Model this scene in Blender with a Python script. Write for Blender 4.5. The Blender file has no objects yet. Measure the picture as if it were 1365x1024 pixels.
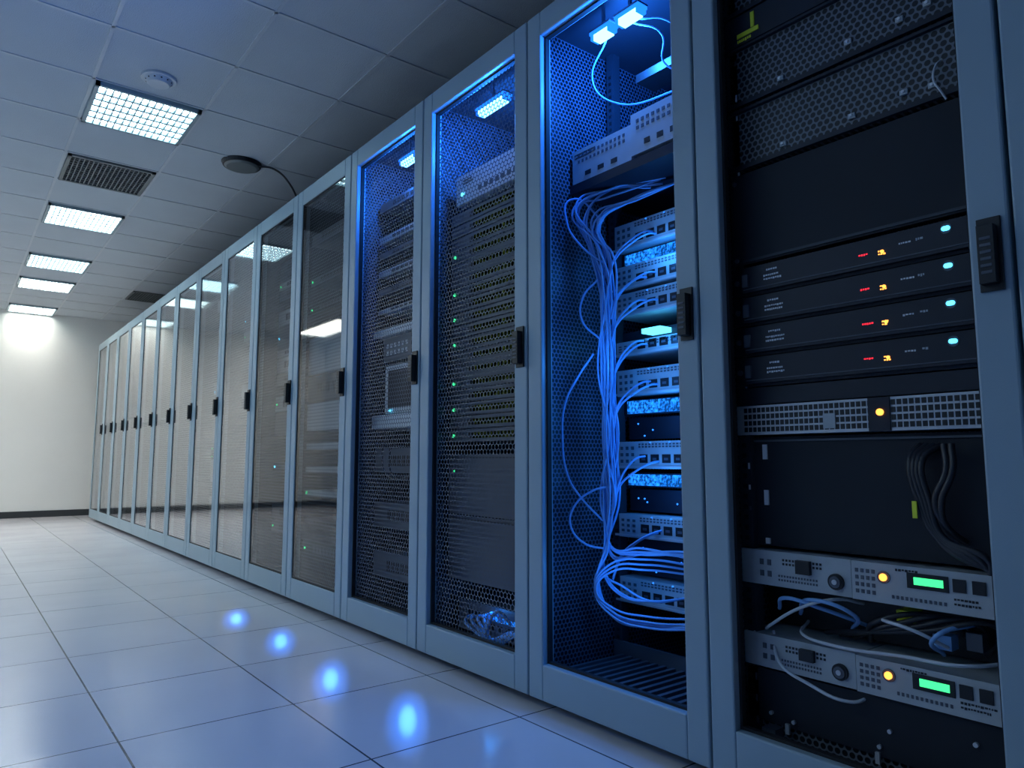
import bpy, math, random
from mathutils import Vector, Matrix
R = random.Random(11)
scene = bpy.context.scene
scene.view_settings.view_transform = 'Standard'
scene.view_settings.look = 'None'
scene.view_settings.exposure = 0.0

# ------------------------------------------------------------------ materials
def newmat(name):
    m = bpy.data.materials.new(name); m.use_nodes = True
    nt = m.node_tree; nt.nodes.clear()
    out = nt.nodes.new('ShaderNodeOutputMaterial')
    return m, nt, out

def pmat(name, col, rough=0.5, metal=0.0, spec=0.5, noise=0.08, nscale=12.0, bump=0.0, bscale=60.0, emis=None, estr=0.0):
    m, nt, out = newmat(name)
    p = nt.nodes.new('ShaderNodeBsdfPrincipled')
    tc = nt.nodes.new('ShaderNodeTexCoord')
    n = nt.nodes.new('ShaderNodeTexNoise'); n.inputs['Scale'].default_value = nscale
    n.inputs['Detail'].default_value = 3
    nt.links.new(tc.outputs['Object'], n.inputs['Vector'])
    mx = nt.nodes.new('ShaderNodeMix'); mx.data_type = 'RGBA'
    mx.inputs[6].default_value = (*[c*(1-noise) for c in col], 1)
    mx.inputs[7].default_value = (*[min(1, c*(1+noise)) for c in col], 1)
    nt.links.new(n.outputs['Fac'], mx.inputs[0])
    nt.links.new(mx.outputs[2], p.inputs['Base Color'])
    p.inputs['Roughness'].default_value = rough
    p.inputs['Metallic'].default_value = metal
    p.inputs['Specular IOR Level'].default_value = spec
    if bump > 0:
        n2 = nt.nodes.new('ShaderNodeTexNoise'); n2.inputs['Scale'].default_value = bscale
        nt.links.new(tc.outputs['Object'], n2.inputs['Vector'])
        b = nt.nodes.new('ShaderNodeBump'); b.inputs['Strength'].default_value = bump
        b.inputs['Distance'].default_value = 0.01
        nt.links.new(n2.outputs['Fac'], b.inputs['Height'])
        nt.links.new(b.outputs['Normal'], p.inputs['Normal'])
    if emis:
        p.inputs['Emission Color'].default_value = (*emis, 1)
        p.inputs['Emission Strength'].default_value = estr
    nt.links.new(p.outputs[0], out.inputs[0])
    return m

def emat(name, col, strength):
    m, nt, out = newmat(name)
    e = nt.nodes.new('ShaderNodeEmission')
    e.inputs[0].default_value = (*col, 1); e.inputs[1].default_value = strength
    nt.links.new(e.outputs[0], out.inputs[0])
    return m

def hexmask(nt, s, r, ax=('Y', 'Z')):
    """returns socket: 1 on metal strand, 0 in hole, hex lattice in world metres"""
    g = nt.nodes.new('ShaderNodeNewGeometry')
    sep = nt.nodes.new('ShaderNodeSeparateXYZ'); nt.links.new(g.outputs['Position'], sep.inputs[0])
    cmb = nt.nodes.new('ShaderNodeCombineXYZ')
    nt.links.new(sep.outputs[ax[0]], cmb.inputs[0]); nt.links.new(sep.outputs[ax[1]], cmb.inputs[1])
    per = (s, s*math.sqrt(3), 1)
    ds = []
    for off in ((0, 0, 0), (0.5, 0.5, 0)):
        a = nt.nodes.new('ShaderNodeVectorMath'); a.operation = 'DIVIDE'
        nt.links.new(cmb.outputs[0], a.inputs[0]); a.inputs[1].default_value = per
        b = nt.nodes.new('ShaderNodeVectorMath'); b.operation = 'ADD'
        nt.links.new(a.outputs[0], b.inputs[0]); b.inputs[1].default_value = off
        c = nt.nodes.new('ShaderNodeVectorMath'); c.operation = 'FRACTION'
        nt.links.new(b.outputs[0], c.inputs[0])
        d = nt.nodes.new('ShaderNodeVectorMath'); d.operation = 'SUBTRACT'
        nt.links.new(c.outputs[0], d.inputs[0]); d.inputs[1].default_value = (0.5, 0.5, 0)
        e = nt.nodes.new('ShaderNodeVectorMath'); e.operation = 'MULTIPLY'
        nt.links.new(d.outputs[0], e.inputs[0]); e.inputs[1].default_value = (per[0], per[1], 0)
        f = nt.nodes.new('ShaderNodeVectorMath'); f.operation = 'LENGTH'
        nt.links.new(e.outputs[0], f.inputs[0]); ds.append(f.outputs['Value'])
    mn = nt.nodes.new('ShaderNodeMath'); mn.operation = 'MINIMUM'
    nt.links.new(ds[0], mn.inputs[0]); nt.links.new(ds[1], mn.inputs[1])
    gt = nt.nodes.new('ShaderNodeMath'); gt.operation = 'GREATER_THAN'
    nt.links.new(mn.outputs[0], gt.inputs[0]); gt.inputs[1].default_value = r
    return gt.outputs[0]

def perf_mat(name, col, s, r, ax=('Y', 'Z'), see_through=True, rough=0.35, hole=(0.003, 0.004, 0.006)):
    m, nt, out = newmat(name)
    mask = hexmask(nt, s, r, ax)
    p = nt.nodes.new('ShaderNodeBsdfPrincipled')
    p.inputs['Base Color'].default_value = (*col, 1); p.inputs['Roughness'].default_value = rough
    if see_through:
        t = nt.nodes.new('ShaderNodeBsdfTransparent')
        mx = nt.nodes.new('ShaderNodeMixShader')
        nt.links.new(mask, mx.inputs[0]); nt.links.new(t.outputs[0], mx.inputs[1]); nt.links.new(p.outputs[0], mx.inputs[2])
        nt.links.new(mx.outputs[0], out.inputs[0])
    else:
        mx = nt.nodes.new('ShaderNodeMix'); mx.data_type = 'RGBA'
        mx.inputs[6].default_value = (*hole, 1); mx.inputs[7].default_value = (*col, 1)
        nt.links.new(mask, mx.inputs[0]); nt.links.new(mx.outputs[2], p.inputs['Base Color'])
        b = nt.nodes.new('ShaderNodeBump'); b.inputs['Strength'].default_value = 0.6; b.inputs['Distance'].default_value = 0.004
        nt.links.new(mask, b.inputs['Height']); nt.links.new(b.outputs[0], p.inputs['Normal'])
        nt.links.new(p.outputs[0], out.inputs[0])
    return m

def glass_mat(name, tint=(0.9, 0.95, 1.0), rough=0.03, ior=1.5, film=0.0):
    m, nt, out = newmat(name)
    t = nt.nodes.new('ShaderNodeBsdfTransparent'); t.inputs[0].default_value = (*tint, 1)
    g = nt.nodes.new('ShaderNodeBsdfGlossy'); g.inputs['Roughness'].default_value = rough
    g.inputs['Color'].default_value = (0.97, 0.98, 1, 1)
    f = nt.nodes.new('ShaderNodeFresnel'); f.inputs[0].default_value = ior
    ma = nt.nodes.new('ShaderNodeMath'); ma.operation = 'MULTIPLY_ADD'; ma.inputs[1].default_value = 1-film; ma.inputs[2].default_value = film
    nt.links.new(f.outputs[0], ma.inputs[0])
    mx = nt.nodes.new('ShaderNodeMixShader')
    nt.links.new(ma.outputs[0], mx.inputs[0]); nt.links.new(t.outputs[0], mx.inputs[1]); nt.links.new(g.outputs[0], mx.inputs[2])
    nt.links.new(mx.outputs[0], out.inputs[0])
    return m

def sparkle_mat(name, col, strength, scale=60, thr=0.35, base=0.15):
    m, nt, out = newmat(name)
    tc = nt.nodes.new('ShaderNodeTexCoord')
    v = nt.nodes.new('ShaderNodeTexNoise'); v.inputs['Scale'].default_value = scale; v.inputs['Detail'].default_value = 2
    nt.links.new(tc.outputs['Object'], v.inputs['Vector'])
    mr = nt.nodes.new('ShaderNodeMapRange'); mr.inputs[1].default_value = thr; mr.inputs[2].default_value = thr+0.3
    mr.inputs[3].default_value = base*strength; mr.inputs[4].default_value = strength
    nt.links.new(v.outputs['Fac'], mr.inputs[0])
    e = nt.nodes.new('ShaderNodeEmission'); e.inputs[0].default_value = (*col, 1)
    nt.links.new(mr.outputs[0], e.inputs[1]); nt.links.new(e.outputs[0], out.inputs[0])
    return m

M = {}
M['frame'] = pmat('painted_steel_blue_grey', (0.31, 0.42, 0.49), 0.38, 0.0, 0.5, 0.04, 6, 0.05, 400)
M['body'] = pmat('cabinet_dark_steel', (0.035, 0.045, 0.06), 0.5, 0.2)
M['seal'] = pmat('rubber_seal', (0.01, 0.012, 0.015), 0.7)
M['black'] = pmat('black_plastic', (0.008, 0.009, 0.011), 0.42)
M['dark'] = pmat('dark_server_face', (0.016, 0.020, 0.032), 0.45, 0.1, 0.4, 0.15)
M['dark2'] = pmat('blank_panel_steel', (0.020, 0.024, 0.033), 0.6, 0.1, 0.3)
M['grey'] = pmat('grey_device_face', (0.44, 0.48, 0.50), 0.45, 0.0, 0.5, 0.15, 25)
M['light'] = pmat('light_device_face', (0.68, 0.72, 0.74), 0.5, 0.0, 0.5, 0.08, 25)
M['mid'] = pmat('mid_grey_device', (0.085, 0.10, 0.125), 0.45, 0.0)
M['silver'] = pmat('brushed_metal', (0.58, 0.60, 0.62), 0.4, 0.3)
M['white'] = pmat('white_print', (0.80, 0.83, 0.85), 0.5)
M['whitecab'] = pmat('white_cable', (0.62, 0.66, 0.70), 0.45)
M['yellow'] = pmat('yellow_label', (0.78, 0.84, 0.04), 0.5)
M['red'] = pmat('red_plastic', (0.5, 0.03, 0.02), 0.5)
M['cable'] = pmat('blue_patch_cable', (0.22, 0.45, 0.80), 0.35, 0.0, 0.5, 0.1)
M['bcable'] = pmat('black_cable', (0.02, 0.022, 0.028), 0.4)
M['led_blue'] = emat('led_blue', (0.14, 0.55, 1.0), 6)
M['led_halo'] = emat('led_halo_glow_blue', (0.01, 0.16, 1.0), 2.2)  # glowing surround stands in for the bloom halo of the LED bars
M['led_cyan'] = emat('led_cyan', (0.08, 0.6, 1.0), 3.5)
M['led_bluesm'] = emat('led_blue_small', (0.02, 0.2, 1.0), 2.5)
M['led_green'] = emat('led_green', (0.05, 1.0, 0.35), 1.5)
M['led_amber'] = emat('led_amber', (1.0, 0.36, 0.06), 2.8)
M['led_red'] = emat('led_red', (1.0, 0.03, 0.06), 1.4)
M['disp_green'] = emat('display_green', (0.06, 1.0, 0.30), 1.5)
M['spark_b'] = sparkle_mat('blue_led_array', (0.012, 0.22, 1.0), 2.4, 130, 0.40, 0.12)
M['spark_g'] = sparkle_mat('green_status_leds', (0.35, 0.55, 0.12), 0.14, 120, 0.50, 0.0)
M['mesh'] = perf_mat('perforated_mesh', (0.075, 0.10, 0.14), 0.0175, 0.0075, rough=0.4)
M['mesh_far'] = perf_mat('perforated_mesh_reflect_tint', (0.17, 0.21, 0.25), 0.0175, 0.0076, rough=0.35)  # base colour lightened to stand in for reflections on the doors
M['mesh_end'] = perf_mat('perforated_mesh_reflect_pale', (0.44, 0.48, 0.48), 0.0175, 0.0064, rough=0.3)  # pale base colour carries the bright wall reflection of the far doors
M['mesh_side'] = perf_mat('perforated_side_wall', (0.12, 0.15, 0.22), 0.0145, 0.0054, ('X', 'Z'), False, 0.4)
M['mesh_panel'] = perf_mat('perforated_panel', (0.15, 0.17, 0.20), 0.0145, 0.0056, ('Y', 'Z'), False, 0.4)
M['glass'] = glass_mat('door_glass', (0.95, 0.97, 0.98), 0.035, 1.55)
M['glass_film'] = glass_mat('door_glass_reflective', (0.92, 0.95, 0.97), 0.07, 1.9, 0.28)

# room materials
M['wall'] = pmat('wall_paint', (0.82, 0.82, 0.79), 0.6, 0, 0.3, 0.03, 3, 0.05, 200)
M['wallside'] = pmat('wall_paint_side', (0.66, 0.71, 0.76), 0.6, 0, 0.3, 0.03, 3)
M['ceil'] = pmat('ceiling_tile', (0.58, 0.63, 0.67), 0.85, 0, 0.2, 0.05, 4, 0.25, 220)
M['grid'] = pmat('ceiling_tbar', (0.62, 0.66, 0.69), 0.45, 0.1)
M['base'] = pmat('baseboard_dark', (0.03, 0.035, 0.04), 0.5)
M['louver'] = pmat('lamp_louver', (0.30, 0.40, 0.44), 0.3, 0.2)
M['vent'] = pmat('vent_metal', (0.20, 0.22, 0.22), 0.5, 0.2)
M['lamp_cool'] = emat('fluorescent_cool', (0.60, 0.90, 1.0), 14)
M['lamp_mid'] = emat('fluorescent_mid', (0.76, 0.95, 1.0), 24)
M['lamp_warm'] = emat('fluorescent_warm', (1.0, 0.98, 0.90), 42)
M['lamp_end'] = emat('fluorescent_end', (1.0, 0.98, 0.90), 26)
M['fill_near'] = emat('fill_panel_low', (0.50, 0.77, 1.0), 2.6)  # unseen fill panels added to brighten doors, floor and ceiling
M['fill_dim'] = emat('fill_panel_cool', (0.54, 0.79, 1.0), 5.5)
M['fill_dimw'] = emat('fill_panel_warm', (1.0, 0.98, 0.90), 9)

TX, TY, TOX, TOY = 0.43, 0.465, 0.366, 1.99
def floor_mat():
    m, nt, out = newmat('floor_tiles')
    g = nt.nodes.new('ShaderNodeNewGeometry')
    sep = nt.nodes.new('ShaderNodeSeparateXYZ'); nt.links.new(g.outputs['Position'], sep.inputs[0])
    ms = []
    for ax, per, off in (('X', TX, TOX), ('Y', TY, TOY)):
        a = nt.nodes.new('ShaderNodeMath'); a.operation = 'SUBTRACT'; nt.links.new(sep.outputs[ax], a.inputs[0]); a.inputs[1].default_value = off - per*20.5
        b = nt.nodes.new('ShaderNodeMath'); b.operation = 'MODULO'; nt.links.new(a.outputs[0], b.inputs[0]); b.inputs[1].default_value = per
        c = nt.nodes.new('ShaderNodeMath'); c.operation = 'SUBTRACT'; nt.links.new(b.outputs[0], c.inputs[0]); c.inputs[1].default_value = per/2
        d = nt.nodes.new('ShaderNodeMath'); d.operation = 'ABSOLUTE'; nt.links.new(c.outputs[0], d.inputs[0])
        e = nt.nodes.new('ShaderNodeMath'); e.operation = 'LESS_THAN'; nt.links.new(d.outputs[0], e.inputs[0]); e.inputs[1].default_value = 0.0024
        ms.append(e.outputs[0])
    mxm = nt.nodes.new('ShaderNodeMath'); mxm.operation = 'MAXIMUM'; nt.links.new(ms[0], mxm.inputs[0]); nt.links.new(ms[1], mxm.inputs[1])
    n = nt.nodes.new('ShaderNodeTexNoise'); n.inputs['Scale'].default_value = 2.2; n.inputs['Detail'].default_value = 5
    nt.links.new(g.outputs['Position'], n.inputs['Vector'])
    c1 = nt.nodes.new('ShaderNodeMix'); c1.data_type = 'RGBA'
    c1.inputs[6].default_value = (0.68, 0.66, 0.71, 1); c1.inputs[7].default_value = (0.78, 0.76, 0.80, 1)
    nt.links.new(n.outputs['Fac'], c1.inputs[0])
    c2 = nt.nodes.new('ShaderNodeMix'); c2.data_type = 'RGBA'
    nt.links.new(mxm.outputs[0], c2.inputs[0]); nt.links.new(c1.outputs[2], c2.inputs[6]); c2.inputs[7].default_value = (0.07, 0.08, 0.10, 1)
    p = nt.nodes.new('ShaderNodeBsdfPrincipled')
    nt.links.new(c2.outputs[2], p.inputs['Base Color'])
    mr = nt.nodes.new('ShaderNodeMapRange'); mr.inputs[3].default_value = 0.12; mr.inputs[4].default_value = 0.22
    nt.links.new(n.outputs['Fac'], mr.inputs[0]); nt.links.new(mr.outputs[0], p.inputs['Roughness'])
    bp = nt.nodes.new('ShaderNodeBump'); bp.invert = True; bp.inputs['Strength'].default_value = 0.4; bp.inputs['Distance'].default_value = 0.002
    nt.links.new(mxm.outputs[0], bp.inputs['Height']); nt.links.new(bp.outputs[0], p.inputs['Normal'])
    nt.links.new(p.outputs[0], out.inputs[0])
    return m
M['floor'] = floor_mat()

# ------------------------------------------------------------------ mesh builder
class B:
    def __init__(s): s.v = []; s.f = []; s.fm = []; s.mats = []
    def mi(s, k):
        if k not in s.mats: s.mats.append(k)
        return s.mats.index(k)
    def box(s, x0, x1, y0, y1, z0, z1, k):
        i = len(s.v); m = s.mi(k)
        s.v += [(x0,y0,z0),(x1,y0,z0),(x1,y1,z0),(x0,y1,z0),(x0,y0,z1),(x1,y0,z1),(x1,y1,z1),(x0,y1,z1)]
        for q in ((0,3,2,1),(4,5,6,7),(0,1,5,4),(1,2,6,5),(2,3,7,6),(3,0,4,7)):
            s.f.append([i+a for a in q]); s.fm.append(m)
    def quad(s, pts, k):
        i = len(s.v); s.v += pts; s.f.append(list(range(i, i+len(pts)))); s.fm.append(s.mi(k))
    def cyl(s, c, ax, r, h, k, n=20, r2=None):
        r2 = r if r2 is None else r2
        i = len(s.v); m = s.mi(k)
        for rr, t in ((r, -h/2), (r2, h/2)):
            for j in range(n):
                a = 2*math.pi*j/n; u, w = rr*math.cos(a), rr*math.sin(a)
                p = {'x': (c[0]+t, c[1]+u, c[2]+w), 'y': (c[0]+u, c[1]+t, c[2]+w), 'z': (c[0]+u, c[1]+w, c[2]+t)}[ax]
                s.v.append(p)
        for j in range(n):
            s.f.append([i+j, i+(j+1)%n, i+n+(j+1)%n, i+n+j]); s.fm.append(m)
        s.f.append([i+j for j in range(n)][::-1]); s.fm.append(m)
        s.f.append([i+n+j for j in range(n)]); s.fm.append(m)
    def finish(s, name, parent=None, bevel=0.0):
        xs = [p[0] for p in s.v]; ys = [p[1] for p in s.v]; zs = [p[2] for p in s.v]
        o = Vector(((min(xs)+max(xs))/2, (min(ys)+max(ys))/2, min(zs)))
        me = bpy.data.meshes.new(name)
        me.from_pydata([Vector(p)-o for p in s.v], [], s.f)
        for k in s.mats: me.materials.append(M[k])
        for p, m in zip(me.polygons, s.fm): p.material_index = m
        me.update()
        ob = bpy.data.objects.new(name, me); scene.collection.objects.link(ob)
        if parent: ob.parent = parent; ob.location = o - parent.location
        else: ob.location = o
        if bevel:
            md = ob.modifiers.new('bevel', 'BEVEL'); md.width = bevel; md.segments = 2; md.limit_method = 'ANGLE'
        return ob

def empty(name, loc):
    e = bpy.data.objects.new(name, None); e.location = loc; e.empty_display_size = 0.1
    scene.collection.objects.link(e); return e

def cables(name, paths, r, k, parent=None):
    cu = bpy.data.curves.new(name, 'CURVE'); cu.dimensions = '3D'; cu.bevel_depth = r; cu.bevel_resolution = 3; cu.resolution_u = 8
    o = Vector(paths[0][0])
    for pts in paths:
        sp = cu.splines.new('BEZIER'); sp.bezier_points.add(len(pts)-1)
        for bp, p in zip(sp.bezier_points, pts):
            bp.co = Vector(p)-o; bp.handle_left_type = bp.handle_right_type = 'AUTO'
    cu.materials.append(M[k])
    ob = bpy.data.objects.new(name, cu); scene.collection.objects.link(ob)
    if parent: ob.parent = parent; ob.location = o - parent.location
    else: ob.location = o
    return ob

# ------------------------------------------------------------------ room shell
CZ = 2.43
XL, XR, Y0, Y1 = -1.8, 2.75, -2.35, 10.15
b = B(); b.box(XL-0.1, XR+0.1, Y0-0.1, Y1+0.1, -0.1, 0, 'floor'); b.finish('floor')
b = B(); b.box(XL-0.1, XR+0.1, Y0-0.1, Y1+0.1, CZ, CZ+0.1, 'ceil'); b.finish('ceiling')
b = B(); b.box(XL-0.1, XR+0.1, Y1, Y1+0.1, 0, CZ, 'wall'); b.finish('wall_back')
b = B(); b.box(XL-0.1, XL, Y0, Y1, 0, CZ, 'wallside'); b.finish('wall_left')
b = B(); b.box(XR, XR+0.1, Y0, Y1, 0, CZ, 'wallside'); b.finish('wall_right')
b = B(); b.box(XL-0.1, XR+0.1, Y0-0.1, Y0, 0, CZ, 'wallside'); b.finish('wall_front')
b = B(); b.box(XL, XR, Y1-0.015, Y1, 0, 0.075, 'base'); b.finish('baseboard_back', bevel=0.002)
b = B(); b.box(XL, XL+0.015, Y0, Y1-0.015, 0, 0.075, 'base'); b.finish('baseboard_left', bevel=0.002)
GX, GY = 0.49, 0.5
gx = [0.415+GX*k for k in range(-4, 5)]; gy = [3.65+GY*k for k in range(-11, 13)]
b = B()
for x in gx: b.box(x-0.007, x+0.007, Y0, Y1, CZ-0.004, CZ, 'grid')
for y in gy: b.box(XL, XR, y-0.007, y+0.007, CZ-0.004, CZ, 'grid')
b.finish('trim_1')

def ceiling_lamp(x0, y0, k, lx=GX, ly=GY, louver=True):
    b = B(); x1, y1 = x0+lx, y0+ly; m = 0.012
    for a in ((x0+m, x1-m, y0+m, y0+m+0.018), (x0+m, x1-m, y1-m-0.018, y1-m), (x0+m, x0+m+0.018, y0+m, y1-m), (x1-m-0.018, x1-m, y0+m, y1-m)):
        b.box(*a, CZ-0.022, CZ-0.001, 'louver')
    b.box(x0+0.03, x1-0.03, y0+0.03, y1-0.03, CZ-0.004, CZ-0.001, k)
    if louver:
        nx, ny = 14, 6
        for i in range(1, nx):
            x = x0+0.03+(lx-0.06)*i/nx; b.box(x-0.003, x+0.003, y0+0.03, y1-0.03, CZ-0.019, CZ-0.006, 'louver')
        for i in range(1, ny):
            y = y0+0.03+(ly-0.06)*i/ny; b.box(x0+0.03, x1-0.03, y-0.008, y+0.008, CZ-0.021, CZ-0.006, 'louver')
    return b.finish('ceiling_light_or_fill_panel')
for y, k in ((3.65, 'lamp_cool'), (5.65, 'lamp_mid'), (7.15, 'lamp_mid'), (8.15, 'lamp_warm'), (9.65, 'lamp_end')):
    ceiling_lamp(0.415, y, k)
# added fill panels, out of view, over the other side of the aisle
for y, k in ((0.65, 'fill_near'), (2.65, 'fill_dim'), (4.65, 'fill_dim'), (6.65, 'fill_dimw'), (8.15, 'fill_dimw')): ceiling_lamp(0.415-4*GX, y, k, GX, 1.9 if y < 6 else 1.45, False)

def vent(x0, y0):
    b = B(); x1, y1 = x0+GX, y0+GY; m = 0.014
    b.box(x0+m, x1-m, y0+m, y1-m, CZ-0.003, CZ-0.001, 'black')
    for a in ((x0+m, x1-m, y0+m, y0+m+0.02), (x0+m, x1-m, y1-m-0.02, y1-m), (x0+m, x0+m+0.02, y0+m, y1-m), (x1-m-0.02, x1-m, y0+m, y1-m)):
        b.box(*a, CZ-0.014, CZ-0.001, 'vent')
    for i in range(1, 18):
        x = x0+0.03+(GX-0.06)*i/18; b.box(x-0.003, x+0.003, y0+0.03, y1-0.03, CZ-0.012, CZ-0.004, 'vent')
    for i in range(1, 12):
        y = y0+0.03+(GY-0.06)*i/12; b.box(x0+0.03, x1-0.03, y-0.003, y+0.003, CZ-0.010, CZ-0.004, 'vent')
    b.finish('ceiling_air_vent')
vent(0.415, 4.65); vent(1.395, 8.15)

b = B()
b.cyl((0.653, 3.47, CZ-0.006), 'z', 0.075, 0.012, 'grid', 32); b.cyl((0.653, 3.47, CZ-0.022), 'z', 0.045, 0.022, 'grid', 32, 0.062)
for r_ in range(12):
    a = r_*math.pi/6; b.box(0.653+0.053*math.cos(a)-0.004, 0.653+0.053*math.cos(a)+0.004, 3.47+0.053*math.sin(a)-0.004, 3.47+0.053*math.sin(a)+0.004, CZ-0.022, CZ-0.013, 'black')
b.finish('smoke_detector', bevel=0.002)
e = empty('ceiling_speaker', (1.26, 4.2, CZ))
b = B(); b.cyl((1.26, 4.2, CZ-0.012), 'z', 0.105, 0.022, 'black', 36, 0.115); b.cyl((1.26, 4.2, CZ-0.027), 'z', 0.085, 0.01, 'vent', 36, 0.1); b.finish('housing', e, 0.003)
cables('cord', [[(1.33, 4.14, CZ-0.02), (1.42, 4.1, CZ-0.03), (1.50, 4.05, CZ-0.12), (1.56, 4.02, CZ-0.28), (1.6, 4.0, 2.0)]], 0.006, 'bcable', e)

# ------------------------------------------------------------------ rack cabinets
D = 1.293; W = 0.6; YB = 0.37; H = 2.0
DT = 0.042
def rack_door(y0, y1, root, style):
    b = B(); s = 0.058; zt, zb = H-0.004, 0.03; ya, yb = y0+0.003, y1-0.003
    x0, x1 = D, D+DT
    b.box(x0, x1, ya, ya+s, zb, zt, 'frame'); b.box(x0, x1, yb-s, yb, zb, zt, 'frame')
    b.box(x0, x1, ya+s, yb-s, zt-0.075, zt, 'frame'); b.box(x0, x1, ya+s, yb-s, zb, zb+0.095, 'frame')
    b.finish('door_frame', root, 0.004)
    gx_ = D+0.006 if style in ('far', 'end') else D+0.02
    b = B(); g = 0.006
    for a in ((ya+s, ya+s+g, zb+0.095, zt-0.075), (yb-s-g, yb-s, zb+0.095, zt-0.075), (ya+s+g, yb-s-g, zt-0.075-g, zt-0.075), (ya+s+g, yb-s-g, zb+0.095, zb+0.095+g)):
        b.box(gx_-0.002, gx_+0.012, a[0], a[1], a[2], a[3], 'seal')
    b.finish('door_gasket', root)
    if style in ('far', 'end'):
        b = B(); b.quad([(gx_, ya+s, zb+0.095), (gx_, yb-s, zb+0.095), (gx_, yb-s, zt-0.075), (gx_, ya+s, zt-0.075)][::-1], 'glass' if style == 'far' else 'glass_film')
        b.finish('door_glass', root)
    if style != 'clear':
        mxp = gx_+0.012
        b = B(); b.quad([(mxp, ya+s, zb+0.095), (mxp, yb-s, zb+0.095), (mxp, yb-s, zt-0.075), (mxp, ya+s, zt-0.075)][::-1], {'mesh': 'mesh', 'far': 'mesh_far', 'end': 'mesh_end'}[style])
        b.finish('door_mesh', root)
    # handle
    b = B(); hy = y0+0.030
    b.box(D-0.006, D-0.001, hy-0.017, hy+0.017, 0.94, 1.06, 'black')
    b.box(D-0.024, D-0.006, hy-0.012, hy+0.012, 0.95, 1.045, 'black')
    for i in range(6): b.box(D-0.0255, D-0.024, hy-0.008, hy+0.008, 0.965+i*0.011, 0.970+i*0.011, 'mid')
    b.finish('door_handle', root, 0.002)

def cabinet(y0, y1, style='mesh', side='body'):
    root = empty('server_rack', (D+0.5, (y0+y1)/2, 0))
    ya, yb = y0+0.001, y1-0.001; xf, xb = D+DT+0.003, D+1.0; t = 0.012
    b = B()
    b.box(xf, xb, ya, ya+t, 0.02, H, 'body'); b.box(xf, xb, yb-t, yb, 0.02, H, 'body')
    b.box(xf, xb, ya+t, yb-t, H-0.02, H, 'body'); b.box(xf, xb, ya+t, yb-t, 0.02, 0.05, 'body')
    b.box(xb-t, xb, ya+t, yb-t, 0.05, H-0.02, 'body')
    b.box(xf+0.03, xb-0.03, ya+0.02, yb-0.02, 0.0, 0.02, 'black')
    b.finish('cabinet_shell', root)
    if side != 'body':
        b = B()
        b.quad([(xf, yb-t-0.001, 0.05), (xb-t, yb-t-0.001, 0.05), (xb-t, yb-t-0.001, H-0.02), (xf, yb-t-0.001, H-0.02)][::-1], side)
        b.quad([(xf, ya+t+0.001, 0.05), (xb-t, ya+t+0.001, 0.05), (xb-t, ya+t+0.001, H-0.02), (xf, ya+t+0.001, H-0.02)], side)
        b.quad([(xb-t-0.001, ya+t, 0.05), (xb-t-0.001, yb-t, 0.05), (xb-t-0.001, yb-t, H-0.02), (xb-t-0.001, ya+t, H-0.02)][::-1], 'mesh_panel')
        b.finish('perforated_lining', root)
    rack_door(y0, y1, root, style)
    return root

def rails(root, y0, y1, X, marks=True):
    b = B()
    for (a, c) in ((y1-0.06, y1-0.03), (y0+0.03, y0+0.06)):
        b.box(X, X+0.03, a, c, 0.05, H-0.02, 'body')
        z = 0.1
        while z < H-0.08:
            b.box(X-0.001, X, (a+c)/2-0.005, (a+c)/2+0.005, z, z+0.01, 'black')
            z += 0.0222
        if marks:
            z = 0.12
            while z < 1.9:
                if R.random() < 0.5: b.box(X-0.0015, X, a+0.002, a+0.006, z, z+R.uniform(0.008, 0.02), 'white' if R.random() < 0.5 else 'mid')
                z += 0.0444
    b.finish('mounting_rails', root)

roots = []
for k in range(-1, 15):
    y0 = YB+W*k
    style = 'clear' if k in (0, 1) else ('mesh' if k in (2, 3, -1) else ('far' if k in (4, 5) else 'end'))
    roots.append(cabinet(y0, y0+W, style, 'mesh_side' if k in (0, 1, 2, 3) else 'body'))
def rk(k): return roots[k+1]
def yr(k): return YB+W*k, YB+W*(k+1)

# ------------------------------------------------------------------ helpers for devices
def ports(b, X, ya, yb, za, zb, n, rows, k='black', fill=0.6):
    dy = (yb-ya)/n; dz = (zb-za)/rows
    for i in range(n):
        for j in range(rows):
            cy = ya+dy*(i+0.5); cz = za+dz*(j+0.5)
            b.box(X-0.0012, X, cy-dy*fill/2, cy+dy*fill/2, cz-dz*fill/2, cz+dz*fill/2, k)
def fake_print(b, X, yleft, ztop, w, lines, k='white', lh=0.008):
    # rows of tiny printed glyph strokes
    for l in range(lines):
        y = yleft; z = ztop-l*lh
        while y > yleft-w*R.uniform(0.7, 1.0):
            cw = R.uniform(0.002, 0.005); hh = lh*0.55*R.uniform(0.6, 1)
            b.box(X-0.0006, X, y-cw, y, z-hh, z, k); y -= cw+0.0014

# ------------------------------------------------------------------ RACK 0 (nearest, right of picture)
y0, y1 = yr(0); X = 1.378
rails(rk(0), y0, y1, X+0.004)
ga, gb = y0+0.062, y1-0.062
ea, eb = y0+0.035, y1-0.035      # with ears
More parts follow.
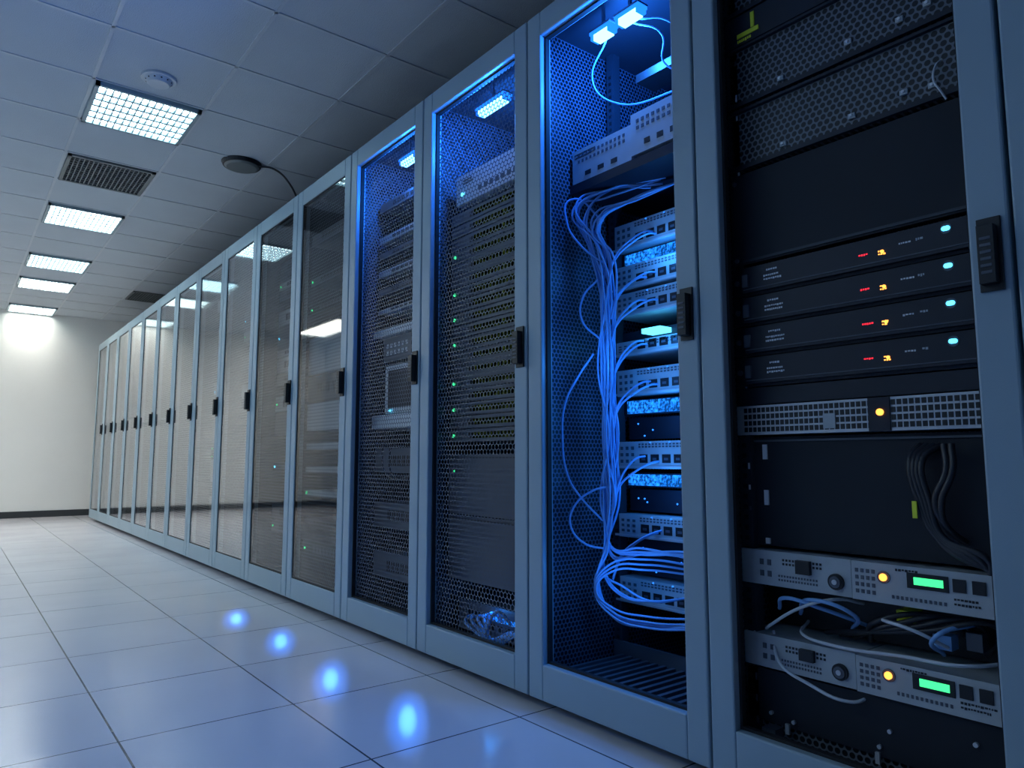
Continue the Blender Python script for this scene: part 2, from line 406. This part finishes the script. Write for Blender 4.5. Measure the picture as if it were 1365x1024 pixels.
# four dark servers
for i in range(4):
    zt = 1.100-i*0.0675; zb = zt-0.0655
    b = B()
    b.box(X, X+0.6, ga, gb, zb, zt, 'dark')
    b.box(X-0.002, X+0.003, ea, ga+0.0, zb+0.002, zt-0.002, 'dark'); b.box(X-0.002, X+0.003, gb, eb, zb+0.002, zt-0.002, 'dark')
    b.box(X-0.012, X, ga+0.004, gb-0.004, zb+0.006, zt-0.004, 'dark')
    b.box(X-0.014, X-0.012, ga+0.006, gb-0.006, zb+0.012, zb+0.014, 'mid')
    F = X-0.012
    for yy in (ea+0.012, eb-0.012): b.cyl((X-0.004, yy, (zb+zt)/2), 'x', 0.006, 0.006, 'mid', 12)
    b.box(F-0.006, F, gb-0.02, gb-0.006, zb+0.018, zt-0.02, 'mid')
    fake_print(b, F, 0.845, zt-0.016, 0.028, 1); fake_print(b, F, 0.852, zt-0.028, 0.045, 2)
    fake_print(b, F, 0.645, zb+0.034, 0.02, 1, 'led_red', 0.007)
    fake_print(b, F, 0.608, zb+0.034, 0.012, 2, 'led_amber', 0.006)
    fake_print(b, F, 0.57, zb+0.040, 0.022, 1, 'white', 0.007); fake_print(b, F, 0.54, zb+0.042, 0.012, 1, 'grey', 0.009)
    b.cyl((F-0.001, 0.60, zb+0.031), 'x', 0.0032, 0.003, 'led_amber', 12)
    b.cyl((F-0.0006, 0.489, zb+0.047), 'x', 0.0095, 0.0012, 'mid', 16)
    b.cyl((F-0.001, 0.492, zb+0.047), 'x', 0.0042, 0.003, 'led_cyan', 12); b.cyl((F-0.001, 0.486, zb+0.047), 'x', 0.0042, 0.003, 'led_cyan', 12)
    b.box(F-0.0025, F, 0.486, 0.492, zb+0.0428, zb+0.0512, 'led_cyan')
    b.finish('rack_server', bevel=0.0)
# blanking panel under mesh
b = B(); b.box(X, X+0.02, ea, eb, 1.108, 1.318, 'dark2')
for z in (1.12, 1.30):
    for yy in (ea+0.012, eb-0.012): b.cyl((X-0.002, yy, z), 'x', 0.005, 0.004, 'mid', 10)
b.box(X-0.003, X, ga, gb, 1.112, 1.118, 'body'); b.finish('blanking_panel')
# perforated upper chassis : three shelves
b = B()
for (za, zb_) in ((1.328, 1.47), (1.478, 1.62), (1.70, 1.93)):
    b.box(X+0.004, X+0.5, ga-0.02, gb+0.02, za, zb_, 'mesh_panel')
    b.box(X-0.006, X+0.004, ea, eb, za, za+0.010, 'dark'); b.box(X-0.006, X+0.004, ea, eb, zb_-0.006, zb_, 'dark')
    for yy in (0.80, 0.65, 0.55, 0.50):
        zz = za+0.018+R.uniform(0, 0.02)
        b.box(X-0.002, X+0.003, yy-0.007, yy+0.007, zz, zz+0.010, 'grey'); b.cyl((X-0.004, yy, zz+0.005), 'x', 0.003, 0.004, 'white', 10)
b.box(X-0.004, X+0.02, ea, eb, 1.624, 1.696, 'dark')
b.finish('perforated_chassis')
b = B(); b.box(X-0.007, X-0.0045, 0.845, 0.90, 1.640, 1.650, 'yellow'); b.box(X-0.007, X-0.0045, 0.855, 0.864, 1.652, 1.688, 'yellow')
fake_print(b, X-0.0048, 0.900, 1.636, 0.045, 1, 'yellow', 0.016); b.finish('yellow_label')
cables('white_cables', [[(X+0.0, 0.482, 1.40), (X-0.014, 0.488, 1.385), (X-0.016, 0.492, 1.36), (X-0.014, 0.482, 1.335), (X-0.002, 0.478, 1.322)]], 0.002, 'whitecab')
# metallic patch panel
b = B(); b.box(X-0.004, X+0.10, ea, eb, 0.727, 0.790, 'silver')
ports(b, X-0.004, ga-0.01, gb+0.01, 0.731, 0.787, 46, 4, 'black', 0.72)
b.box(X-0.008, X-0.004, 0.605, 0.645, 0.727, 0.79, 'dark'); b.cyl((X-0.010, 0.622, 0.762), 'x', 0.0065, 0.004, 'led_amber', 16)
b.box(X-0.0075, X-0.004, 0.71, 0.735, 0.735, 0.765, 'grey')
b.finish('patch_panel')
b = B(); b.box(X, X+0.02, ea, eb, 0.793, 0.829, 'dark'); b.finish('blanking_panel')
# tall blank
b = B(); b.box(X+0.02, X+0.04, ea+0.005, eb-0.005, 0.49, 0.722, 'dark2')
b.box(X+0.015, X+0.02, ga, gb, 0.712, 0.716, 'mid')
for z in (0.69, 0.592, 0.51): b.box(X+0.016, X+0.02, 0.878, 0.888, z-0.016, z+0.016 if z > 0.52 else z-0.004, 'white')
b.finish('blanking_panel')

def power_unit(zb, zt, seed):
    R.seed(seed)
    b = B(); ym = 0.692
    b.box(X-0.004, X+0.25, ym+0.003, eb, zb, zt, 'grey'); b.box(X-0.010, X+0.25, ea, ym-0.001, zb, zt, 'grey')
    F = X-0.004
    ports(b, F, 0.86, 0.895, zb+0.012, zt-0.012, 2, 2, 'mid', 0.5)
    ports(b, F, ym+0.06, 0.84, zt-0.028, zt-0.012, 12, 2, 'black', 0.55); ports(b, F, ym+0.07, 0.85, zb+0.01, zb+0.026, 14, 2, 'mid', 0.5)
    b.box(F-0.010, F, 0.775, 0.805, zb+0.032, zt-0.012, 'black')
    b.cyl((F-0.003, ym+0.032, zb+0.026), 'x', 0.0155, 0.006, 'black', 24); b.cyl((F-0.007, ym+0.032, zb+0.026), 'x', 0.011, 0.004, 'mid', 24); b.cyl((F-0.0095, ym+0.032, zb+0.026), 'x', 0.005, 0.003, 'silver', 16)
    F = X-0.010
    ports(b, F, 0.645, ym-0.006, zb+0.01, zt-0.01, 4, 4, 'mid', 0.55)
    b.cyl((F-0.001, 0.631, zt-0.024), 'x', 0.0115, 0.002, 'mid', 20); b.cyl((F-0.003, 0.631, zt-0.024), 'x', 0.0068, 0.004, 'led_amber', 16)
    b.box(F-0.002, F, 0.522, 0.590, zt-0.037, zt-0.010, 'black'); b.box(F-0.003, F-0.002, 0.530, 0.578, zt-0.030, zt-0.017, 'disp_green')
    for yy in (0.505, 0.475): b.box(F-0.003, F, yy-0.010, yy+0.010, zt-0.034, zt-0.012, 'black')
    ports(b, F, 0.525, 0.62, zb+0.008, zb+0.020, 12, 1, 'mid', 0.5)
    fake_print(b, F, 0.515, zb+0.026, 0.05, 2, 'black', 0.008)
    fake_print(b, F, 0.61, zt-0.006, 0.05, 1, 'black', 0.008)
    b.finish('power_supply_unit')
power_unit(0.411, 0.482, 3); power_unit(0.242, 0.308, 5)
# black power cables hanging in front of tall blank
ps = []
for i in range(4):
    o = i*0.012
    ps.append([(X+0.016, 0.565-o, 0.70), (X-0.012, 0.572-o*0.6, 0.675), (X-0.016, 0.56-o*0.5, 0.60), (X-0.016, 0.535-o*0.3, 0.54), (X-0.02, 0.49-o, 0.505), (X-0.016, 0.455, 0.495-o*0.3)])
for i in range(2):
    ps.append([(X-0.012, 0.515-i*0.012, 0.70), (X-0.022, 0.51-i*0.01, 0.655), (X-0.024, 0.53-i*0.01, 0.60), (X-0.012, 0.52, 0.56), (X+0.016, 0.50, 0.53)])
cables('power_cables', ps, 0.0058, 'bcable')
b = B(); b.box(X-0.026, X-0.023, 0.560, 0.568, 0.570, 0.60, 'yellow'); b.finish('yellow_label')
# loose cables between the two power units
b = B(); b.box(X+0.10, X+0.12, ea, eb, 0.315, 0.405, 'black'); b.finish('blanking_panel')
ws = [[(X+0.09, 0.72, 0.385), (X+0.0, 0.74, 0.40), (X-0.02, 0.80, 0.375), (X-0.018, 0.86, 0.335), (X+0.01, 0.89, 0.318)],
      [(X+0.09, 0.84, 0.33), (X+0.0, 0.80, 0.322), (X-0.018, 0.72, 0.318), (X-0.02, 0.60, 0.325), (X-0.02, 0.50, 0.330), (X+0.05, 0.45, 0.335)],
      [(X+0.09, 0.66, 0.36), (X+0.0, 0.64, 0.378), (X-0.016, 0.58, 0.372), (X+0.02, 0.54, 0.345)],
      [(X+0.02, 0.88, 0.312), (X-0.024, 0.84, 0.262), (X-0.026, 0.78, 0.237), (X-0.02, 0.70, 0.222), (X+0.02, 0.68, 0.228)]]
cables('white_cables', ws, 0.0032, 'whitecab')
cables('blue_cables', [[(X+0.09, 0.70, 0.34), (X+0.0, 0.76, 0.38), (X-0.014, 0.83, 0.392), (X+0.03, 0.87, 0.36)], [(X+0.08, 0.74, 0.33), (X-0.01, 0.70, 0.385), (X-0.01, 0.78, 0.395), (X+0.06, 0.84, 0.35)],
      [(X+0.05, 0.56, 0.325), (X-0.01, 0.55, 0.365), (X+0.05, 0.50, 0.39)]], 0.004, 'cable')
cables('grey_cables', [[(X+0.07, 0.70+0.03*i, 0.32), (X+0.01, 0.66-0.03*i, 0.37), (X+0.04, 0.56-0.03*i, 0.39), (X+0.08, 0.5, 0.33)] for i in range(4)], 0.005, 'bcable')
b = B(); b.box(X+0.03, X+0.07, 0.60, 0.63, 0.375, 0.395, 'yellow'); b.box(X+0.02, X+0.05, 0.535, 0.565, 0.340, 0.365, 'cable'); b.box(X+0.03, X+0.06, 0.49, 0.515, 0.345, 0.375, 'mid'); b.finish('cable_connectors')
# lower perforated drawer
b = B(); b.box(X+0.012, X+0.4, ga, gb, 0.055, 0.235, 'mesh_panel'); b.box(X+0.004, X+0.012, ea, eb, 0.13, 0.236, 'dark2')
for yy in (0.88, 0.83, 0.66, 0.64, 0.5): b.cyl((X+0.001, yy, 0.17+R.uniform(-0.03, 0.03)), 'x', 0.004, 0.006, 'silver', 10)
for yy in (0.84, 0.66, 0.47): b.box(X-0.002, X+0.004, yy, yy+0.008, 0.118, 0.138, 'silver')
b.box(X-0.02, X+0.012, 0.86, 0.89, 0.085, 0.125, 'mid')
b.finish('perforated_drawer')

# ------------------------------------------------------------------ RACK 1 : open cabling rack
y0, y1 = yr(1); XG = 1.60
rails(rk(1), y0, y1, XG+0.004, False)
la, lb = y0+0.05, y1-0.06
def led_bar(y, L, z=1.89, X=1.40):
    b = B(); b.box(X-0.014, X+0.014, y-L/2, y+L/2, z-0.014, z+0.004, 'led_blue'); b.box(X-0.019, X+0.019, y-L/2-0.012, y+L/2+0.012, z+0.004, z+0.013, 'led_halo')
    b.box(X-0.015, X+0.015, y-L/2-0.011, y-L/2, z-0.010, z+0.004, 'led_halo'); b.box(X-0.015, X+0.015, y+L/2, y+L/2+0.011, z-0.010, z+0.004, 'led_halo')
    b.box(X-0.020, X+0.020, y-L/2-0.013, y+L/2+0.013, z+0.013, z+0.018, 'mid')
    b.box(X-0.004, X+0.004, y-0.004, y+0.004, z+0.018, H-0.02, 'mid')
    b.finish('led_light_bar')
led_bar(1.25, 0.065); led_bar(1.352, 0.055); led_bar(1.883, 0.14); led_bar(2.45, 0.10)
def blight(loc, e, col=(0.02, 0.20, 1.0), r=0.03):
    l = bpy.data.lights.new('blue_led_or_fill_light', 'POINT'); l.energy = e; l.color = col; l.shadow_soft_size = r
    o = bpy.data.objects.new('blue_led_or_fill_light', l); o.location = loc; scene.collection.objects.link(o)
blight((1.42, 1.30, 1.84), 14.0); blight((1.40, 1.883, 1.84), 16); blight((1.40, 2.45, 1.84), 12)
# dark tray + wiring by the led bars
b = B(); b.box(1.52, 1.60, 1.14, 1.34, 1.775, 1.785, 'black'); b.box(1.52, 1.523, 1.14, 1.34, 1.785, 1.80, 'black'); b.finish('cable_tray')
cables('led_wiring', [[(1.42, 1.36, 1.885), (1.44, 1.44, 1.80), (1.48, 1.40, 1.73), (1.53, 1.2, 1.70), (1.55, 1.05, 1.72)],
                      [(1.42, 1.26, 1.885), (1.46, 1.19, 1.83), (1.49, 1.21, 1.77), (1.54, 1.12, 1.72)],
                      [(1.42, 1.24, 1.885), (1.45, 1.17, 1.86), (1.48, 1.13, 1.79), (1.50, 1.17, 1.71), (1.52, 1.06, 1.66)]], 0.0026, 'cable')
# top twin power box
b = B(); X2 = 1.45
b.box(X2, X2+0.3, 1.30, y1-0.03, 1.505, 1.612, 'grey'); b.box(X2-0.006, X2+0.3, y0+0.04, 1.296, 1.515, 1.635, 'grey')
ports(b, X2, 1.32, 1.52, 1.565, 1.60, 12, 2, 'mid', 0.5); ports(b, X2, 1.34, 1.50, 1.515, 1.545, 3, 1, 'black', 0.45)
ports(b, X2-0.006, 1.06, 1.28, 1.58, 1.62, 12, 2, 'mid', 0.5); ports(b, X2-0.006, 1.08, 1.26, 1.525, 1.56, 4, 1, 'black', 0.45)
fake_print(b, X2, 1.53, 1.60, 0.1, 2, 'black', 0.01)
b.box(X2-0.01, X2+0.32, y0+0.04, y1-0.03, 1.475, 1.503, 'dark')
b.finish('power_distribution_unit')
devs = [(1.317, 1.398), (1.191, 1.265), (1.108, 1.179), (0.985, 1.030), (0.865, 0.943), (0.647, 0.727), (0.445, 0.512), (0.255, 0.3285)]
for i, (za, zb) in enumerate(devs):
    b = B(); b.box(XG, XG+0.3, la, lb, za, zb, 'grey'); b.box(XG-0.003, XG, la-0.01, lb+0.015, za+0.002, za+0.008, 'silver')
    ports(b, XG, 1.44, lb-0.005, za+0.012, zb-0.01, 3, 3, 'mid', 0.5)
    ports(b, XG, 1.05, 1.43, za+0.012, za+0.046, 9, 1, 'black', 0.72)
    ports(b, XG-0.0013, 1.05, 1.43, za+0.018, za+0.038, 9, 1, 'mid', 0.34)
    ports(b, XG, 1.05, 1.43, zb-0.020, zb-0.005, 30, 2, 'mid', 0.6)
    for q in range(5): b.box(XG-0.002, XG, 1.10+q*0.07, 1.104+q*0.07, zb-0.006, zb-0.003, 'led_bluesm')
    b.finish('network_switch')
for i, (za, zb, ext) in enumerate(((1.276, 1.306, 1), (1.038, 1.060, 0), (0.812, 0.850, 1), (0.597, 0.630, 1))):
    b = B(); b.box(XG+0.03, XG+0.06, la, lb, za-0.004, zb+0.004, 'dark')
    if ext: b.box(XG+0.022, XG+0.03, la+0.01, lb-0.02, za, zb, 'spark_b')
    else: b.box(XG-0.02, XG+0.03, 1.32, 1.39, za+0.004, zb-0.004, 'led_cyan')
    b.finish('blue_led_array')
    blight((XG-0.05, 1.30, (za+zb)/2-0.02), 0.7 if ext else 0.35, (0.03, 0.28, 1.0), 0.03)
for (za, zb) in ((0.735, 0.80), (0.52, 0.585), (0.335, 0.44)):
    b = B(); b.box(XG+0.05, XG+0.08, la, lb, za, zb, 'dark')
    for q in range(14):
        yy = R.uniform(la+0.02, lb-0.02); zz = R.uniform(za+0.01, zb-0.01); b.cyl((XG+0.049, yy, zz), 'x', 0.0025, 0.002, 'led_bluesm', 8)
    b.finish('blanking_panel')
# cable bundle
ps = []
def J(a): return R.uniform(-a, a)
for i in range(14):
    j1, j2 = J(0.026), J(0.026); xx = 1.50+J(0.025)
    top = [(1.56, 1.30+J(0.03), 1.47+J(0.01)), (1.49+J(0.01), 1.43+J(0.02), 1.462+J(0.02)), (1.44+J(0.015), 1.50+J(0.02), 1.41+J(0.03)), (1.47, 1.475+j1, 1.32+J(0.02))] if i % 2 else [(1.575, 1.24+J(0.05), 1.455), (1.53, 1.36, 1.44+J(0.02)), (1.47+J(0.02), 1.46+J(0.02), 1.37+J(0.02)), (1.50, 1.45+j1, 1.28)]
    mid = [(xx, 1.445+j1, 1.15), (xx+J(0.008), 1.447+j2, 0.95+J(0.04)), (xx, 1.445+j1, 0.75), (xx+J(0.008), 1.443+j2, 0.56)]
    if i % 4 == 0: end = [(1.48, 1.45+j1, 0.43), (1.46+J(0.01), 1.465+J(0.01), 0.32), (1.48, 1.42, 0.245+J(0.01)), (1.52, 1.34, 0.225+J(0.01)), (1.56, 1.18, 0.245+J(0.01))]
    elif i % 4 == 1: end = [(1.49, 1.46, 0.43), (1.48, 1.455, 0.36+J(0.02)), (1.50, 1.41, 0.31+J(0.02)), (1.53, 1.33, 0.29), (1.598, 1.26, 0.30)]
    else: end = [(1.49, 1.45, 0.45), (1.49, 1.43, 0.41+J(0.015)), (1.51, 1.35, 0.425+J(0.015)), (1.55, 1.20, 0.42+J(0.01)), (1.58, 1.08, 0.40)]
    ps.append(top+mid+end)
for (za, zb) in devs[:-1]:
    for q in range(2):
        yy = R.uniform(1.34, 1.42); z = za+0.03+J(0.01)
        ps.append([(XG-0.002, yy, z), (XG-0.03, yy+0.005, z-0.005), (1.54, (yy+1.43)/2, z-0.03), (1.515, 1.425, z-0.07), (1.50, 1.44+J(0.01), z-0.13)])
# stray loops
ps.append([(1.46, 1.47, 0.98), (1.42, 1.495, 0.91), (1.395, 1.52, 0.84), (1.39, 1.53, 0.74), (1.40, 1.515, 0.62), (1.43, 1.49, 0.56), (1.48, 1.46, 0.50)])
ps.append([(1.50, 1.43, 0.60), (1.45, 1.47, 0.585), (1.41, 1.505, 0.54), (1.40, 1.51, 0.49), (1.43, 1.49, 0.44), (1.49, 1.45, 0.42)])
ps.append([(1.49, 1.45, 1.38), (1.42, 1.52, 1.45), (1.41, 1.525, 1.38), (1.44, 1.50, 1.31), (1.49, 1.45, 1.25)])
ps.append([(1.47, 1.46, 1.20), (1.44, 1.49, 1.15), (1.44, 1.495, 1.08), (1.48, 1.455, 1.02)])
for i in range(3):
    rr = 0.060+0.014*i; zz = 0.315
    ps.append([(1.57, 1.22, zz+rr*0.9), (1.51, 1.33, zz+rr*1.0), (1.47, 1.42, zz+rr*0.8), (1.45+J(0.01), 1.45+0.006*i, zz), (1.47, 1.42, zz-rr*0.8), (1.51, 1.33, zz-rr*1.05), (1.57, 1.18, zz-rr*0.9)])
cables('blue_network_cables', ps, 0.0031, 'cable')
blight((1.40, 1.33, 0.36), 0.6, (0.03, 0.28, 1.0)); blight((1.40, 1.38, 0.95), 0.6, (0.03, 0.28, 1.0))  # added blue fill for the cable bundle, no LED at these points
# floor grille of rack
b = B(); b.box(1.36, 1.62, y0+0.05, y1-0.03, 0.05, 0.07, 'mid')
for i in range(16):
    yy = y0+0.06+i*0.031; b.box(1.37, 1.60, yy, yy+0.012, 0.07, 0.105, 'mid')
b.box(1.36, 1.37, y0+0.05, y1-0.03, 0.05, 0.11, 'mid'); b.box(1.60, 1.61, y0+0.05, y1-0.03, 0.05, 0.14, 'mid')
b.finish('floor_grille')

# ------------------------------------------------------------------ RACK 2
def gen_server(k, za, zb, mat='dark', X=1.40, vents=True, leds=None, name='rack_server', accent=None):
    y0, y1 = yr(k); b = B(); a, c = y0+0.06, y1-0.06
    b.box(X, X+0.5, a, c, za, zb, mat); b.box(X-0.003, X, a-0.02, c+0.02, za+0.001, zb-0.001, mat)
    if vents: ports(b, X-0.003, a+0.03, c-0.09, za+(zb-za)*0.2, zb-(zb-za)*0.2, 10, 1, 'black' if mat != 'dark' else 'mid', 0.7)
    if leds:
        b.cyl((X-0.005, c-0.005, (za+zb)/2), 'x', 0.0055, 0.004, leds, 10)
    if accent: b.box(X-0.0045, X-0.003, a+0.05, c-0.12, za+0.012, zb-0.012, accent)
    return b.finish(name, rk(k))
z = 1.56
i = 0
ledz = [1.396, 1.244, 1.161, 1.067, 0.94, 0.852, 0.7465]
while z-0.046 > 0.70:
    has = any(z-0.046 <= q < z for q in ledz)
    gen_server(2, z-0.044, z, 'mid', 1.40, True, 'led_green' if has else None, accent='spark_g'); z -= 0.046
b = B(); b.box(1.39, 1.6, 1.66, 2.09, 1.585, 1.69, 'light'); ports(b, 1.39, 1.70, 1.96, 1.60, 1.63, 8, 1, 'mid', 0.6); fake_print(b, 1.39, 2.05, 1.67, 0.08, 2, 'black', 0.012); b.cyl((1.388, 2.05, 1.62), 'x', 0.008, 0.004, 'led_cyan', 12); b.finish('network_switch', rk(2))
for za, zb in ((0.488, 0.69), (0.27, 0.482)):
    y0, y1 = yr(2); b = B(); b.box(1.39, 1.42, y0+0.045, y1-0.045, za, zb, 'mid'); b.box(1.385, 1.39, y0+0.06, y1-0.06, zb-0.012, zb-0.008, 'body'); b.finish('blanking_panel', rk(2))
b = B(); b.cyl((1.388, 2.085, 0.634), 'x', 0.004, 0.004, 'led_green', 10); b.box(1.386, 1.3895, 2.08, 2.09, 0.629, 0.639, 'black'); b.finish('status_indicator', rk(2))
b = B(); b.box(1.42, 1.7, 1.68, 2.10, 0.10, 0.20, 'mid'); ports(b, 1.42, 1.72, 2.05, 0.12, 0.18, 8, 2, 'black'); b.box(1.416, 1.42, 1.78, 1.90, 0.155, 0.17, 'spark_b'); b.finish('network_switch', rk(2))
cables('blue_network_cables', [[(1.415, 2.0-0.04*i, 0.16), (1.38, 2.0-0.035*i, 0.15+0.01*i), (1.37, 1.94-0.02*i, 0.125+0.012*i), (1.38, 1.86, 0.11), (1.415, 1.80-0.01*i, 0.14)] for i in range(6)], 0.005, 'cable', rk(2))
blight((1.385, 1.86, 0.2), 0.2, (0.03, 0.28, 1.0), 0.02)

# ------------------------------------------------------------------ RACK 3
for (za, zb, m) in ((1.74, 1.78, 'mid'), (1.60, 1.63, 'grey'), (1.53, 1.56, 'mid'), (1.45, 1.48, 'grey'), (1.37, 1.40, 'mid'), (1.29, 1.31, 'grey'), (0.62, 0.72, 'mid'), (0.40, 0.5, 'mid'), (0.2, 0.3, 'mid')):
    gen_server(3, za, zb, m, 1.42)
gen_server(3, 1.185, 1.215, 'light', 1.40, False, name='rack_shelf'); gen_server(3, 0.80, 0.857, 'light', 1.40, False, name='rack_shelf')
y0, y1 = yr(3)
b = B(); b.box(1.42, 1.7, 2.40, 2.66, 0.862, 1.06, 'light'); b.box(1.416, 1.42, 2.43, 2.63, 0.885, 1.04, 'dark'); b.box(1.412, 1.416, 2.60, 2.615, 0.87, 0.876, 'led_cyan'); b.finish('monitor', rk(3))
b = B(); b.box(1.42, 1.7, 2.24, 2.38, 0.862, 1.0, 'mid'); b.box(1.416, 1.42, 2.26, 2.36, 0.93, 0.98, 'light'); b.finish('disk_array', rk(3))
b = B(); b.box(1.42, 1.6, 2.45, 2.68, 1.08, 1.18, 'mid'); ports(b, 1.42, 2.47, 2.66, 1.10, 1.16, 6, 2, 'light', 0.6); b.finish('disk_array', rk(3))
b = B(); b.box(1.41, 1.5, 2.30, 2.40, 1.312, 1.33, 'red'); b.box(1.412, 1.5, 2.31, 2.39, 1.33, 1.334, 'dark'); b.finish('media_case', rk(3))
cables('grey_cables', [[(1.42, 2.62-0.06*i, 0.79), (1.38, 2.6-0.06*i, 0.7), (1.37, 2.55-0.05*i, 0.62), (1.39, 2.45-0.03*i, 0.60), (1.42, 2.36, 0.66)] for i in range(2)], 0.004, 'bcable', rk(3))
# RACK 4
for (za, zb, m) in ((1.08, 1.26, 'light'), (0.95, 1.07, 'mid'), (0.81, 0.94, 'light'), (0.72, 0.75, 'light'), (0.615, 0.64, 'light'), (0.505, 0.53, 'light'), (0.375, 0.40, 'mid'), (1.72, 1.78, 'mid'), (1.52, 1.56, 'mid'), (1.38, 1.42, 'dark'), (0.22, 0.3, 'dark')):
    gen_server(4, za, zb, m, 1.36, m != 'light', 'led_green' if R.random() < 0.3 else None)
# racks 5..14 and -1
for k in list(range(5, 15))+[-1]:
    z = R.uniform(1.7, 1.8)
    while z > 0.25:
        h = R.choice([0.044, 0.066, 0.088, 0.132])
        gen_server(k, z-h+0.003, z, R.choice(['dark', 'mid', 'mid', 'mid', 'grey', 'light']), 1.42, h < 0.09, R.choice([None, None, None, None, 'led_green', None, 'led_cyan']))
        z -= h
        if R.random() < 0.35: z -= R.uniform(0.05, 0.18)

# ------------------------------------------------------------------ blue floor glints, imitated by added spotlights without fixtures
def floor_spot(tx, ty, e, wd=0.09, ang=11, col=(0.04, 0.26, 1.0)):
    l = bpy.data.lights.new('added_floor_glint_spot', 'SPOT'); l.energy = e; l.color = col
    l.spot_size = math.radians(ang); l.spot_blend = 1.0; l.shadow_soft_size = 0.002
    o = bpy.data.objects.new('added_floor_glint_spot', l)
    loc = Vector((tx+0.22, ty+0.0, 1.95)); o.location = loc
    dirv = (Vector((tx, ty, 0))-loc).normalized()
    zax = -dirv
    yax = Vector((tx, ty, 0)).normalized(); yax = (yax - zax*yax.dot(zax)).normalized()
    xax = yax.cross(zax)
    m = Matrix((xax, yax, zax)).transposed().to_4x4()
    o.matrix_world = Matrix.Translation(loc) @ m @ Matrix.Diagonal((wd, 1, 1, 1))
    scene.collection.objects.link(o)
for (tx, ty, e) in ((0.985, 1.69, 420), (0.973, 2.14, 420), (1.02, 2.69, 460), (1.01, 3.18, 480)):
    floor_spot(tx, ty, e, 0.20, 8.5, (0.08, 0.36, 1.0)); floor_spot(tx, ty, e*0.4, 0.24, 16, (0.02, 0.2, 1.0))

# ------------------------------------------------------------------ world + camera
w = bpy.data.worlds.new('world'); w.use_nodes = True; scene.world = w
w.node_tree.nodes['Background'].inputs[0].default_value = (0.02, 0.035, 0.06, 1)
cam = bpy.data.cameras.new('camera'); co = bpy.data.objects.new('camera', cam); scene.collection.objects.link(co)
cam.sensor_width = 36; cam.lens = 36*950/1365; cam.clip_start = 0.02
co.location = (0, 0, 0.673)
co.rotation_euler = (math.radians(90+6.07), 0, math.radians(-38.22))
scene.camera = co
